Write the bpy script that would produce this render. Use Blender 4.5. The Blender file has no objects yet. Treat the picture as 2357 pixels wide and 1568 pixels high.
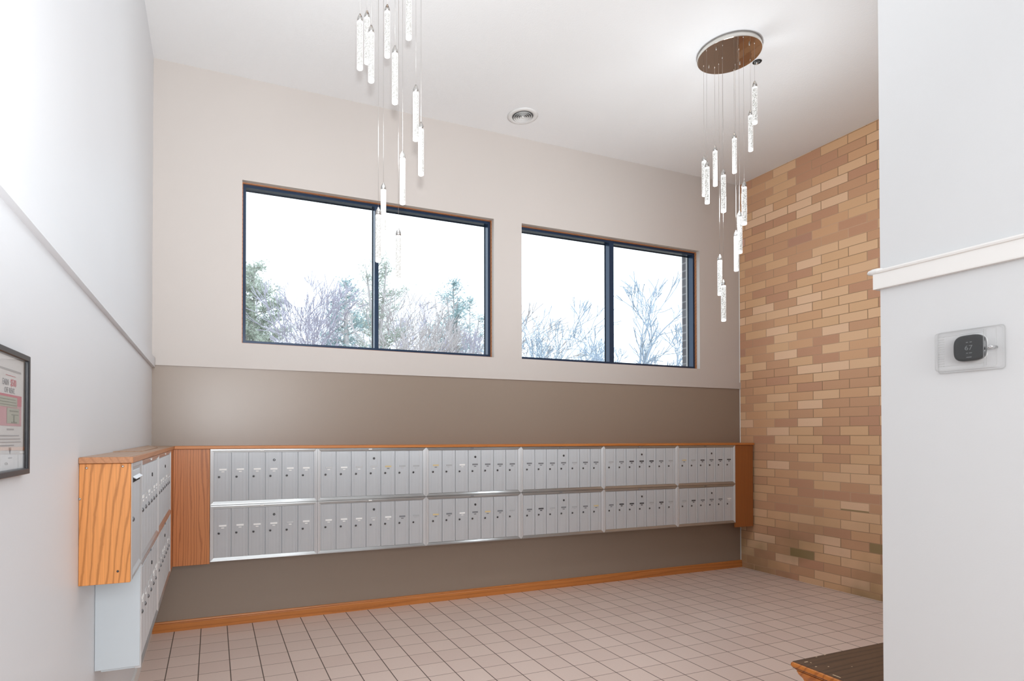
import bpy, bmesh, math, random
from mathutils import Vector, Matrix
R = math.radians
sc = bpy.context.scene
COL = sc.collection

# ---------------------------------------------------------------- camera
cam_d = bpy.data.cameras.new('camera'); cam = bpy.data.objects.new('camera', cam_d); COL.objects.link(cam)
W_PX = 2357.0
cam_d.sensor_width = 36.0; cam_d.sensor_fit = 'HORIZONTAL'
cam_d.lens = 1329.776 * 36.0 / W_PX
cam_d.shift_x = (1178.5 - 1022.893) / W_PX
cam_d.shift_y = (989.374 - 784.0) / W_PX
cam_d.clip_start = 0.02; cam_d.clip_end = 300
cam.location = (0, 0, 1.5)
cam.rotation_euler = (R(90 + 0.643), 0, R(-21.817))
sc.camera = cam

# ---------------------------------------------------------------- sky, daylight, flash, exposure
world = bpy.data.worlds.new('overcast_sky'); sc.world = world; world.use_nodes = True
wn = world.node_tree.nodes; wn.clear()
wo = wn.new('ShaderNodeOutputWorld'); wb = wn.new('ShaderNodeBackground')
wb.inputs[0].default_value = (0.86, 0.94, 1.0, 1); wb.inputs[1].default_value = 2.3
world.node_tree.links.new(wb.outputs[0], wo.inputs[0])

def light(kind, name, loc, rot, energy, color=(1, 1, 1), **kw):
    d = bpy.data.lights.new(name, kind); d.energy = energy; d.color = color
    for k, v in kw.items(): setattr(d, k, v)
    o = bpy.data.objects.new(name, d); o.location = loc; o.rotation_euler = rot; COL.objects.link(o)
    return o
# camera flash just above the lens: it throws the pendant shadows on ceiling and wall
light('SPOT', 'camera_flash', (0.01, 0.0, 1.70), (R(90 + 42), 0, R(-8)), 390, (.93, .97, 1),
      shadow_soft_size=0.045, spot_size=R(104), spot_blend=1.0)
# added unseen area lamp, fill standing for flash bounced from behind the photographer
light('AREA', 'bounce_fill', (0.60, -2.1, 2.25), (R(94), 0, R(-4)), 112, (.95, .975, 1), shape='RECTANGLE', size=2.3, size_y=1.6)
sc.view_settings.view_transform = 'Standard'; sc.view_settings.look = 'None'
sc.view_settings.exposure = 0.06; sc.view_settings.gamma = 1.0
sc.view_settings.use_curve_mapping = False
sc.cycles.use_denoising = True
sc.cycles.max_bounces = 6; sc.cycles.diffuse_bounces = 4; sc.cycles.glossy_bounces = 3; sc.cycles.transparent_max_bounces = 12
sc.cycles.use_adaptive_sampling = True; sc.cycles.adaptive_threshold = 0.04
sc.cycles.sample_clamp_indirect = 8; sc.cycles.caustics_reflective = False; sc.cycles.caustics_refractive = False

# ---------------------------------------------------------------- measured room
XL, YB, XR, ZC = -0.4357, 4.9139, 5.6419, 4.4035      # left wall, window wall, brick wall, ceiling
XW, YW = 2.2936, 1.382                                 # near right wall and its end
YM, XM = 4.715, -0.2745                                # fronts of the two mailbox banks
ZT = 2.0435                                            # underside of the chair rail
YREAR = -3.0

# ---------------------------------------------------------------- material helpers
def lin(c):
    f = lambda v: v / 12.92 if v <= .04045 else ((v + .055) / 1.055) ** 2.4
    return tuple(f(x / 255.0) for x in c) + (1,)

class M:
    def __init__(s, name):
        s.m = bpy.data.materials.new(name); s.m.use_nodes = True
        s.t = s.m.node_tree; s.n = s.t.nodes; s.n.clear()
        s.out = s.n.new('ShaderNodeOutputMaterial'); s.b = s.n.new('ShaderNodeBsdfPrincipled')
        s.t.links.new(s.b.outputs[0], s.out.inputs[0])
    def l(s, a, b): s.t.links.new(a, b)
    def set(s, **k):
        for a, v in k.items(): s.b.inputs[a.replace('_', ' ')].default_value = v
        return s
    def node(s, t, **k):
        n = s.n.new(t)
        for a, v in k.items(): setattr(n, a, v)
        return n
    def math(s, op, a, b=None, c=None):
        n = s.n.new('ShaderNodeMath'); n.operation = op
        for i, v in enumerate((a, b, c)):
            if v is None: continue
            if isinstance(v, (int, float)): n.inputs[i].default_value = v
            else: s.l(v, n.inputs[i])
        return n.outputs[0]
    def coord(s, scale=(1, 1, 1), loc=(0, 0, 0)):
        tc = s.n.new('ShaderNodeTexCoord'); mp = s.n.new('ShaderNodeMapping')
        mp.inputs['Scale'].default_value = scale; mp.inputs['Location'].default_value = loc
        s.l(tc.outputs['Object'], mp.inputs[0]); return mp.outputs[0]
    def noise(s, vec, scale, detail=3, rough=.5, dist=0):
        n = s.n.new('ShaderNodeTexNoise'); s.l(vec, n.inputs['Vector'])
        n.inputs['Scale'].default_value = scale; n.inputs['Detail'].default_value = detail
        n.inputs['Roughness'].default_value = rough; n.inputs['Distortion'].default_value = dist
        return n.outputs['Fac']
    def ramp(s, fac, stops, interp='LINEAR'):
        r = s.n.new('ShaderNodeValToRGB'); e = r.color_ramp.elements; r.color_ramp.interpolation = interp
        while len(e) < len(stops): e.new(.5)
        for x, (p, c) in zip(e, stops): x.position = p; x.color = c
        s.l(fac, r.inputs[0]); return r.outputs[0]
    def mix(s, fac, a, b, mode='MIX'):
        n = s.n.new('ShaderNodeMix'); n.data_type = 'RGBA'; n.blend_type = mode
        for i, v in ((0, fac), (6, a), (7, b)):
            if isinstance(v, (int, float)): n.inputs[i].default_value = v
            elif isinstance(v, tuple): n.inputs[i].default_value = v
            else: s.l(v, n.inputs[i])
        return n.outputs[2]
    def bump(s, h, strength=.3, dist=.01):
        b = s.n.new('ShaderNodeBump'); b.inputs['Strength'].default_value = strength
        b.inputs['Distance'].default_value = dist
        s.l(h, b.inputs['Height']); s.l(b.outputs[0], s.b.inputs['Normal'])
    def color(s, v): s.l(v, s.b.inputs['Base Color'])

def paint(name, rgb, rough=.55, bump=.05, scale=160, var=.02):
    m = M(name); m.set(Roughness=rough)
    c = lin(rgb); v = m.coord()
    d = tuple(x * (1 - var * 2) for x in c[:3]) + (1,)
    m.color(m.mix(m.noise(v, 1.3, 4), d, c))
    m.bump(m.noise(v, scale, 3), bump, .004)
    return m.m

def wood(name, light_c, dark_c, axis='Z', scale=1.0, rough=.38, seed=0.0, amount=1.0, wave=1.0, bend=1.0, lean=0.0):
    """oak veneer, grain runs along axis"""
    m = M(name); m.set(Roughness=rough)
    sq = {'X': (.10, 1, 1), 'Y': (1, .10, 1), 'Z': (1, 1, .10)}[axis]
    tc = m.n.new('ShaderNodeTexCoord'); sx = m.n.new('ShaderNodeSeparateXYZ'); m.l(tc.outputs['Object'], sx.inputs[0])
    o1, o2 = {'X': ('Y', 'Z'), 'Y': ('X', 'Z'), 'Z': ('X', 'Y')}[axis]
    across = m.math('ADD', m.math('ADD', sx.outputs[o1], m.math('MULTIPLY', sx.outputs[o2], .8)), m.math('MULTIPLY', sx.outputs[axis], lean))
    v = m.coord(tuple(q * 3.2 for q in sq), (seed, seed * 1.7, seed * .6))
    warp = m.noise(v, 1.0 * wave, 3, .55, .4)
    vw = m.coord((30, 30, 30)); jig = m.noise(vw, 1.0, 2)
    ph = m.math('ADD', m.math('MULTIPLY', across, 210.0 * scale), m.math('MULTIPLY', warp, 26.0 * bend))
    ph = m.math('ADD', ph, m.math('MULTIPLY', jig, 1.3))
    band = m.math('MULTIPLY_ADD', m.math('SINE', ph), .5, .5)
    ring = m.ramp(band, [(.0, (0, 0, 0, 1)), (.70, (0.08, .08, .08, 1)), (.99, (1, 1, 1, 1))])
    fq = {'X': (3, 190, 190), 'Y': (190, 3, 190), 'Z': (190, 190, 3)}[axis]
    fine = m.noise(m.coord(fq), 1.0, 2)
    c1 = m.mix(m.ramp(fine, [(.35, (0, 0, 0, 1)), (.75, (1, 1, 1, 1))]), lin(light_c), tuple(x * .84 for x in lin(light_c)[:3]) + (1,))
    n = m.n.new('ShaderNodeMath'); n.operation = 'MULTIPLY'; n.inputs[1].default_value = .75 * amount
    m.l(ring, n.inputs[0])
    m.color(m.mix(n.outputs[0], c1, lin(dark_c)))
    m.bump(fine, .12, .002)
    return m.m

def metal(name, rgb, rough=.4, metallic=.8, streak='Z', amt=.05):
    m = M(name); m.set(Metallic=metallic, Roughness=rough)
    sq = {'X': (4, 200, 200), 'Y': (200, 4, 200), 'Z': (260, 260, 3), None: (40, 40, 40)}[streak]
    f = m.noise(m.coord(sq), 1.0, 2)
    blot = m.noise(m.coord(), 5.0, 3)
    c = lin(rgb); d = tuple(x * (1 - amt * 3) for x in c[:3]) + (1,)
    m.color(m.mix(m.math('MULTIPLY', m.math('ADD', f, blot), .5), d, c))
    m.bump(f, .06, .001)
    return m.m

def brushed(name, rgb, tangent, rough=.42, metallic=.7, aniso=.85):
    """aluminium brushed at right angles to tangent (object space)"""
    m = M(name); m.set(Metallic=metallic, Roughness=rough, Anisotropic=aniso)
    t = m.node('ShaderNodeVectorTransform', vector_type='VECTOR', convert_from='OBJECT', convert_to='WORLD')
    t.inputs[0].default_value = tangent; m.l(t.outputs[0], m.b.inputs['Tangent'])
    sq = (260, 260, 3) if tangent[0] else (3, 260, 260)
    f = m.noise(m.coord(sq), 1.0, 2); blot = m.noise(m.coord(), 5.0, 3)
    c = lin(rgb); d = tuple(x * .84 for x in c[:3]) + (1,)
    m.color(m.mix(m.math('MULTIPLY', m.math('ADD', f, blot), .5), d, c))
    return m.m

def plain(name, rgb, rough=.5, metallic=0.0):
    m = M(name); m.set(Roughness=rough, Metallic=metallic)
    c = lin(rgb); d = tuple(x * .93 for x in c[:3]) + (1,)
    m.color(m.mix(m.noise(m.coord(), 14, 3), d, c))
    return m.m

MAT = {}
MAT['white_wall'] = paint('white_wall_paint', (226, 228, 231), .5)
MAT['near_wall'] = paint('near_wall_paint', (212, 212, 212), .5)
MAT['cream_wall'] = paint('greige_wall_paint', (202, 194, 188), .55)
MAT['taupe_wall'] = paint('taupe_semigloss_paint', (150, 134, 120), .30, .03)
MAT['ceiling'] = paint('stippled_ceiling_paint', (236, 236, 236), .8, .35, 95)
MAT['trim'] = paint('white_trim_paint', (232, 229, 225), .4, .03)
MAT['rear'] = paint('rear_wall_paint', (215, 212, 208), .6)
MAT['oak_z'] = wood('oak_panel', (204, 130, 76), (142, 76, 34), 'Z', 1.5, bend=2.4, wave=1.3, amount=.75)
MAT['oak_dark'] = wood('darker_oak_panel', (166, 100, 50), (120, 66, 28), 'Z', 2.4, amount=.7)
MAT['oak_x'] = wood('oak_along_x', (205, 130, 66), (160, 90, 40), 'X', 1.0, amount=.6)
MAT['oak_y'] = wood('oak_along_y', (196, 138, 96), (150, 96, 58), 'Y', 1.0, amount=.5)
MAT['oak_end'] = wood('oak_end_panel', (232, 156, 88), (160, 98, 44), 'Z', 1.25, seed=3.0, bend=1.15, wave=1.8, amount=.85, lean=-.12)
MAT['shelf_top'] = wood('worn_shelf_top', (182, 150, 126), (140, 104, 78), 'Y', 1.0, .45, amount=.4)
MAT['bench_top'] = wood('dark_worn_bench_top', (92, 66, 46), (60, 42, 28), 'X', .8, .5)
MAT['bench_edge'] = wood('oak_bench_edge', (206, 126, 52), (160, 88, 34), 'X', .8, .35)
MAT['frame_metal'] = metal('aluminium_frame', (216, 219, 221), .36, .5, 'Z')
MAT['door_metal'] = brushed('brushed_aluminium_door', (222, 226, 230), (1, .2, 0), .50, .42, 1.0)
MAT['frame_v'] = brushed('aluminium_frame_upright', (240, 242, 244), (1, .3, 0), .46, .55, 1.0)  # lighter than the rails: part of the uprights' bright reflection is in the colour
MAT['frame_h'] = brushed('aluminium_frame_rail', (198, 201, 202), (0, .3, 1), .32, .88, 1.0)  # darker copy of the same aluminium, its dim reflection partly in the colour
MAT['grey_panel'] = paint('grey_painted_steel', (206, 214, 219), .45, .02)
MAT['chrome'] = metal('polished_chrome', (225, 225, 225), .12, 1.0, None, .02)
MAT['satin'] = metal('satin_nickel_cap', (200, 198, 195), .3, 1.0, 'Z', .03)
MAT['mirror'] = metal('bronze_mirror_plate', (190, 172, 156), .03, 1.0, None, .0)
MAT['mirror_side'] = metal('polished_canopy_rim', (225, 222, 216), .18, .9, None, .01)
MAT['black_lock'] = plain('black_lock', (38, 38, 40), .35)
MAT['lock_face'] = metal('lock_face', (130, 130, 132), .3, .9, None, .02)
MAT['win_frame'] = plain('sky_tinted_window_frame', (36, 56, 82), .22, .2)  # dark frame, blue of the reflected sky mixed into its colour
MAT['win_wood'] = wood('window_wood_stop', (196, 132, 88), (150, 92, 52), 'X', 1.0)
MAT['black_frame'] = plain('black_picture_frame', (26, 28, 34), .3)
MAT['paper'] = plain('white_paper', (244, 246, 247), .6)
MAT['mat_grey'] = plain('grey_inner_edge', (150, 154, 156), .5)
MAT['pink'] = plain('pink_print', (222, 132, 150), .6)
MAT['pink_pale'] = plain('pale_pink_print', (226, 178, 188), .6)
MAT['red_ink'] = plain('red_ink', (216, 120, 136), .6)
MAT['bill'] = plain('pale_green_print', (192, 198, 186), .6)
MAT['bill_dark'] = plain('grey_green_print', (146, 156, 146), .6)
MAT['ink'] = plain('slate_ink', (156, 162, 170), .6)
MAT['ink_pale'] = plain('pale_grey_ink', (190, 192, 196), .6)
MAT['lab_w'] = plain('white_label', (252, 252, 250), .6)
MAT['lab_s'] = plain('silver_label', (205, 206, 207), .5)
MAT['lab_g'] = plain('grey_label', (128, 130, 134), .5)
MAT['lab_d'] = plain('dark_label', (70, 70, 74), .5)
MAT['lab_y'] = plain('yellowed_label', (222, 200, 150), .6)
MAT['lab_f'] = plain('faint_label', (184, 186, 188), .5)
MAT['slot'] = plain('dark_slot', (14, 14, 15), .7)
MAT['vent'] = plain('white_vent', (226, 225, 223), .45)
MAT['vent_dark'] = plain('vent_gap_shade', (105, 105, 105), .8)  # grey put in for the shade between the vent rings
MAT['therm'] = plain('black_thermostat_glass', (34, 36, 36), .22)
MAT['therm_text'] = plain('dim_grey_digits', (112, 114, 114), .5)
MAT['therm_body'] = plain('white_plate', (228, 228, 226), .5)
MAT['black_fixture'] = plain('black_fixture', (26, 28, 28), .3, .3)
MAT['nick'] = plain('bare_wood_nick', (214, 190, 156), .6)
MAT['caulk'] = plain('white_caulk', (226, 224, 220), .6)
MAT['ground'] = plain('winter_ground', (150, 140, 125), .9)

def glassy(name, ior, tint, rough, transp):
    m = bpy.data.materials.new(name); m.use_nodes = True; t = m.node_tree; n = t.nodes; n.clear()
    o = n.new('ShaderNodeOutputMaterial'); mx = n.new('ShaderNodeMixShader'); tr = n.new('ShaderNodeBsdfTransparent')
    gl = n.new('ShaderNodeBsdfGlossy'); lw = n.new('ShaderNodeLayerWeight'); lw.inputs[0].default_value = .5
    pw = n.new('ShaderNodeMath'); pw.operation = 'POWER'; pw.inputs[1].default_value = 5; t.links.new(lw.outputs['Facing'], pw.inputs[0])
    r0 = ((ior - 1) / (ior + 1)) ** 2
    fr = n.new('ShaderNodeMath'); fr.operation = 'MULTIPLY_ADD'; fr.inputs[1].default_value = 1 - r0; fr.inputs[2].default_value = r0
    t.links.new(pw.outputs[0], fr.inputs[0])
    tr.inputs[0].default_value = tint; gl.inputs['Roughness'].default_value = rough
    ad = n.new('ShaderNodeMath'); ad.operation = 'ADD'; ad.inputs[1].default_value = transp
    t.links.new(fr.outputs[0], ad.inputs[0]); t.links.new(ad.outputs[0], mx.inputs[0])
    t.links.new(tr.outputs[0], mx.inputs[1]); t.links.new(gl.outputs[0], mx.inputs[2]); t.links.new(mx.outputs[0], o.inputs[0])
    return m
MAT['pane'] = glassy('window_glass', 1.45, (.95, .98, 1, 1), .0, 0.0)
MAT['thin_glass'] = glassy('picture_glass', 1.25, (1, 1, 1, 1), .0, 0.0)
MAT['acrylic'] = glassy('clear_acrylic', 1.5, (1, 1, 1, 1), .06, .02)
MAT['acrylic_edge'] = glassy('clear_acrylic_edge', 1.5, (.96, .96, .95, 1), .10, .16)

def rod_material():
    """bubble-filled crystal rod lit from inside"""
    m = M('lit_bubble_crystal')
    m.set(Roughness=.12); m.b.inputs['Base Color'].default_value = (.9, .9, .88, 1)
    v = m.coord()
    vo = m.n.new('ShaderNodeTexVoronoi'); vo.inputs['Scale'].default_value = 210; m.l(v, vo.inputs['Vector'])
    bub = m.ramp(vo.outputs['Distance'], [(.0, (1, 1, 1, 1)), (.3, (.85, .85, .85, 1)), (.55, (.22, .21, .19, 1))])
    big = m.ramp(m.noise(v, 75, 3), [(.40, (.5, .5, .5, 1)), (.60, (1, 1, 1, 1))])
    spec = m.mix(.55, bub, big, 'MULTIPLY')
    lw = m.n.new('ShaderNodeLayerWeight'); lw.inputs[0].default_value = .35
    edge = m.ramp(lw.outputs['Facing'], [(.5, (0, 0, 0, 1)), (.78, (1, 1, 1, 1))])
    sx = m.n.new('ShaderNodeSeparateXYZ'); tc = m.n.new('ShaderNodeTexCoord'); m.l(tc.outputs['Object'], sx.inputs[0])
    ends = m.math('GREATER_THAN', m.math('ABSOLUTE', m.math('ADD', sx.outputs['Z'], .1352)), .119)
    c = m.mix(m.math('MAXIMUM', edge, ends), spec, (1, 1, 1, 1))
    m.l(c, m.b.inputs['Emission Color']); m.b.inputs['Emission Strength'].default_value = 1.25
    m.b.inputs['Base Color'].default_value = (.35, .35, .34, 1)
    return m.m
MAT['rod'] = rod_material()

def brick_material():
    m = M('tan_roman_brick'); m.set(Roughness=.85)
    tc = m.n.new('ShaderNodeTexCoord'); sx = m.n.new('ShaderNodeSeparateXYZ'); m.l(tc.outputs['Object'], sx.inputs[0])
    wob = m.math('MULTIPLY', m.math('SUBTRACT', m.noise(tc.outputs['Object'], 5, 2), .5), .006)
    BL, CH = .2655, .0903
    r = m.math('DIVIDE', m.math('SUBTRACT', m.math('ADD', sx.outputs['Z'], wob), 1.4163), CH)
    row = m.math('FLOOR', r); fz = m.math('FRACT', r)
    odd = m.math('MODULO', m.math('ADD', row, 200), 2)
    u = m.math('ADD', m.math('DIVIDE', m.math('SUBTRACT', m.math('ADD', sx.outputs['Y'], wob), 4.211), BL), m.math('MULTIPLY', odd, -.36))
    colm = m.math('FLOOR', u); fu = m.math('FRACT', u)
    cb = m.n.new('ShaderNodeCombineXYZ'); m.l(row, cb.inputs[0]); m.l(colm, cb.inputs[1])
    wnz = m.n.new('ShaderNodeTexWhiteNoise'); wnz.noise_dimensions = '2D'; m.l(cb.outputs[0], wnz.inputs['Vector'])
    clump = m.noise(cb.outputs[0], .21, 2)
    sel = m.math('ADD', m.math('MULTIPLY', wnz.outputs['Value'], .72), m.math('MULTIPLY', clump, .45))
    colr = m.ramp(sel, [(.0, lin((196, 148, 122))), (.2, lin((204, 154, 122))), (.36, lin((210, 162, 126))), (.52, lin((220, 172, 132))),
                        (.64, lin((226, 182, 140))), (.76, lin((232, 190, 150))), (.88, lin((238, 198, 162))), (.97, lin((226, 178, 154)))], 'CONSTANT')
    grain = m.noise(tc.outputs['Object'], 190, 3, .7)
    colr = m.mix(m.ramp(grain, [(.3, (0, 0, 0, 1)), (.7, (1, 1, 1, 1))]), m.mix(.5, colr, (.86, .85, .83, 1), 'MULTIPLY'), colr)
    # mossy and dirty courses near the floor
    low = m.ramp(sx.outputs['Z'], [(.0, (1, 1, 1, 1)), (.9, (0, 0, 0, 1))])
    st = m.math('MULTIPLY', low, m.ramp(m.noise(tc.outputs['Object'], 1.6, 3), [(.42, (0, 0, 0, 1)), (.7, (.75, .75, .75, 1))]))
    colr = m.mix(st, colr, lin((128, 110, 72)))
    one = m.math('MULTIPLY', m.math('GREATER_THAN', wnz.outputs['Value'], .975), m.math('LESS_THAN', sx.outputs['Z'], .8))
    colr = m.mix(m.math('MULTIPLY', one, .7), colr, lin((104, 92, 34)))
    mz = m.math('MINIMUM', fz, m.math('SUBTRACT', 1.0, fz)); mu = m.math('MINIMUM', fu, m.math('SUBTRACT', 1.0, fu))
    mort = m.math('MAXIMUM', m.math('LESS_THAN', mz, .035), m.math('LESS_THAN', mu, .0135))
    mcol = m.ramp(clump, [(.35, lin((208, 168, 136))), (.6, lin((160, 126, 94)))])
    m.color(m.mix(mort, colr, mcol))
    h = m.math('SUBTRACT', m.math('MULTIPLY', grain, .3), m.math('MULTIPLY', mort, 1.0))
    m.bump(h, .6, .004)
    return m.m
MAT['brick'] = brick_material()

def tile_material():
    m = M('pinkish_floor_tile')
    tc = m.n.new('ShaderNodeTexCoord'); sx = m.n.new('ShaderNodeSeparateXYZ'); m.l(tc.outputs['Object'], sx.inputs[0])
    T = .1894
    a = m.math('DIVIDE', m.math('SUBTRACT', sx.outputs['X'], -.2698), T)
    b = m.math('DIVIDE', m.math('SUBTRACT', sx.outputs['Y'], 4.7194), T)
    fa = m.math('FRACT', a); fb = m.math('FRACT', b)
    ma = m.math('MINIMUM', fa, m.math('SUBTRACT', 1.0, fa)); mb = m.math('MINIMUM', fb, m.math('SUBTRACT', 1.0, fb))
    cb = m.n.new('ShaderNodeCombineXYZ'); m.l(m.math('FLOOR', a), cb.inputs[0]); m.l(m.math('FLOOR', b), cb.inputs[1])
    wz = m.n.new('ShaderNodeTexWhiteNoise'); wz.noise_dimensions = '2D'; m.l(cb.outputs[0], wz.inputs['Vector'])
    c = m.mix(wz.outputs['Value'], lin((222, 199, 187)), lin((229, 207, 195)))
    c = m.mix(m.noise(tc.outputs['Object'], 60, 3), m.mix(.5, c, (.9, .88, .87, 1), 'MULTIPLY'), c)
    g1 = m.math('LESS_THAN', ma, .017); g2 = m.math('LESS_THAN', mb, .013)
    c = m.mix(g2, c, lin((146, 124, 112))); c = m.mix(g1, c, lin((100, 84, 74)))
    m.color(c)
    g = m.math('MAXIMUM', g1, g2)
    m.l(m.math('ADD', .33, m.math('MULTIPLY', g, .5)), m.b.inputs['Roughness'])
    m.bump(m.math('SUBTRACT', m.math('MULTIPLY', m.noise(tc.outputs['Object'], 12, 3), .15), g), .25, .003)
    return m.m
MAT['tile'] = tile_material()

def ext_brick():
    m = M('grey_exterior_brick'); m.set(Roughness=.9)
    b = m.n.new('ShaderNodeTexBrick'); b.inputs['Scale'].default_value = 1
    b.inputs['Brick Width'].default_value = .2; b.inputs['Row Height'].default_value = .09; b.inputs['Mortar Size'].default_value = .008
    b.inputs['Color1'].default_value = lin((120, 116, 118)); b.inputs['Color2'].default_value = lin((105, 100, 102)); b.inputs['Mortar'].default_value = lin((150, 148, 148))
    tc = m.n.new('ShaderNodeTexCoord'); sx = m.n.new('ShaderNodeSeparateXYZ'); cb = m.n.new('ShaderNodeCombineXYZ')
    m.l(tc.outputs['Object'], sx.inputs[0]); m.l(m.math('ADD', sx.outputs['X'], sx.outputs['Y']), cb.inputs[0]); m.l(sx.outputs['Z'], cb.inputs[1])
    m.l(cb.outputs[0], b.inputs['Vector']); m.color(b.outputs['Color'])
    return m.m
MAT['ext_brick'] = ext_brick()

# ---------------------------------------------------------------- mesh helpers
def box(bm, x0, x1, y0, y1, z0, z1, mi=0):
    v = [bm.verts.new(p) for p in ((x0, y0, z0), (x1, y0, z0), (x1, y1, z0), (x0, y1, z0), (x0, y0, z1), (x1, y0, z1), (x1, y1, z1), (x0, y1, z1))]
    fs = [(0, 3, 2, 1), (4, 5, 6, 7), (0, 1, 5, 4), (1, 2, 6, 5), (2, 3, 7, 6), (3, 0, 4, 7)]
    out = []
    for f in fs:
        fc = bm.faces.new([v[i] for i in f]); fc.material_index = mi; out.append(fc)
    return out
def bevel(bm, w=.002, seg=2):
    bmesh.ops.bevel(bm, geom=bm.edges[:], offset=w, segments=seg, profile=.5, affect='EDGES')
def lathe(bm, prof, cx=0, cy=0, cz=0, n=24, mi=0, axis='Z', cap0=True, cap1=True):
    """prof: list of (radius, height) along axis"""
    rings = []
    for r, h in prof:
        ring = []
        for k in range(n):
            a = 2 * math.pi * k / n; p = (r * math.cos(a), r * math.sin(a), h)
            if axis == 'Y': p = (p[0], p[2], p[1])
            if axis == 'X': p = (p[2], p[0], p[1])
            ring.append(bm.verts.new((cx + p[0], cy + p[1], cz + p[2])))
        rings.append(ring)
    for a, b in zip(rings, rings[1:]):
        for k in range(n):
            f = bm.faces.new((a[k], a[(k + 1) % n], b[(k + 1) % n], b[k])); f.material_index = mi; f.smooth = True
    if cap0: bm.faces.new(rings[0]).material_index = mi
    if cap1: bm.faces.new(rings[-1]).material_index = mi
def extrude_profile(bm, prof, a0, a1, place, mi=0, closed=True):
    """prof: 2D points; place(p, q, t) -> 3D; swept from t=a0 to t=a1"""
    A = [bm.verts.new(place(p, q, a0)) for p, q in prof]; B = [bm.verts.new(place(p, q, a1)) for p, q in prof]
    n = len(prof)
    for i in range(n if closed else n - 1):
        j = (i + 1) % n
        bm.faces.new((A[i], A[j], B[j], B[i])).material_index = mi
    if closed:
        bm.faces.new(A[::-1]).material_index = mi; bm.faces.new(B).material_index = mi
def rounded_rect(w, h, r, n=6, power=None):
    pts = []
    for cx, cy, a0 in ((w / 2 - r, h / 2 - r, 0), (-w / 2 + r, h / 2 - r, 90), (-w / 2 + r, -h / 2 + r, 180), (w / 2 - r, -h / 2 + r, 270)):
        for k in range(n + 1):
            a = R(a0 + 90 * k / n); pts.append((cx + r * math.cos(a), cy + r * math.sin(a)))
    return pts
def mesh_of(name, bm, mats, smooth=False):
    bmesh.ops.recalc_face_normals(bm, faces=bm.faces[:])
    me = bpy.data.meshes.new(name); bm.to_mesh(me); bm.free()
    for m in (mats if isinstance(mats, (list, tuple)) else [mats]): me.materials.append(m)
    if smooth:
        for p in me.polygons: p.use_smooth = True
    return me
def obj(name, bm, mats, parent=None, loc=None, smooth=False):
    me = bm if isinstance(bm, bpy.types.Mesh) else mesh_of(name, bm, mats, smooth)
    o = bpy.data.objects.new(name, me); COL.objects.link(o)
    if parent is not None: o.parent = parent
    if loc: o.location = loc
    return o
def tag(o, label, cat, group=None, kind=None):
    o['label'] = label; o['category'] = cat
    if group: o['group'] = group
    if kind: o['kind'] = kind
    return o
def thing(name, loc, label, cat, group=None, rot=(0, 0, 0)):
    o = bpy.data.objects.new(name, None); COL.objects.link(o); o.location = loc; o.rotation_euler = rot; o.empty_display_size = .1
    return tag(o, label, cat, group)
def struct(name, bm, mats, parent=None, loc=None):
    o = obj(name, bm, mats, parent, loc)
    if parent is None: o['kind'] = 'structure'
    return o
B = bmesh.new

# ---------------------------------------------------------------- setting
bm = B(); box(bm, XL - .2, XR + .2, YREAR - .2, YB + .25, -.12, 0); struct('floor', bm, MAT['tile'])
bm = B(); box(bm, XL - .2, XR + .2, YREAR - .2, YB + .25, ZC, ZC + .15); struct('ceiling', bm, MAT['ceiling'])
bm = B(); box(bm, XL - .2, XL, YREAR - .2, YB + .2, 0, ZC); struct('wall_left', bm, MAT['white_wall'])
bm = B(); box(bm, XR, XR + .22, YW - .13, YB + .2, 0, ZC); struct('wall_right', bm, MAT['brick'])
bm = B(); box(bm, XW, XW + .13, YREAR, YW, 0, ZC); box(bm, XW + .13, XR, YW - .13, YW, 0, ZC)
struct('wall_near', bm, MAT['near_wall'])
bm = B(); box(bm, XL, XW + .13, YREAR - .2, YREAR, 0, ZC); struct('wall_rear', bm, MAT['rear'])

WIN = [(0.2109, 2.4745, 2.2516, 3.5706, 1.326, 1.362), (2.776, 5.036, 2.2503, 3.567, 3.862, 3.918)]
bm = B()
TH = .2
(x0, x1, z0, z1, _, _), (x2, x3, z2, z3, _, _) = WIN
box(bm, XL, XR, YB, YB + TH, 0, ZT, 1)
box(bm, XL, XR, YB, YB + TH, ZT, z2, 0)
box(bm, XL, XR, YB, YB + TH, z1, ZC, 0)
box(bm, XL, x0, YB, YB + TH, z2, z1, 0); box(bm, x1, x2, YB, YB + TH, z2, z1, 0); box(bm, x3, XR, YB, YB + TH, z2, z1, 0)
struct('wall_back', bm, [MAT['cream_wall'], MAT['taupe_wall']])

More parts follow.
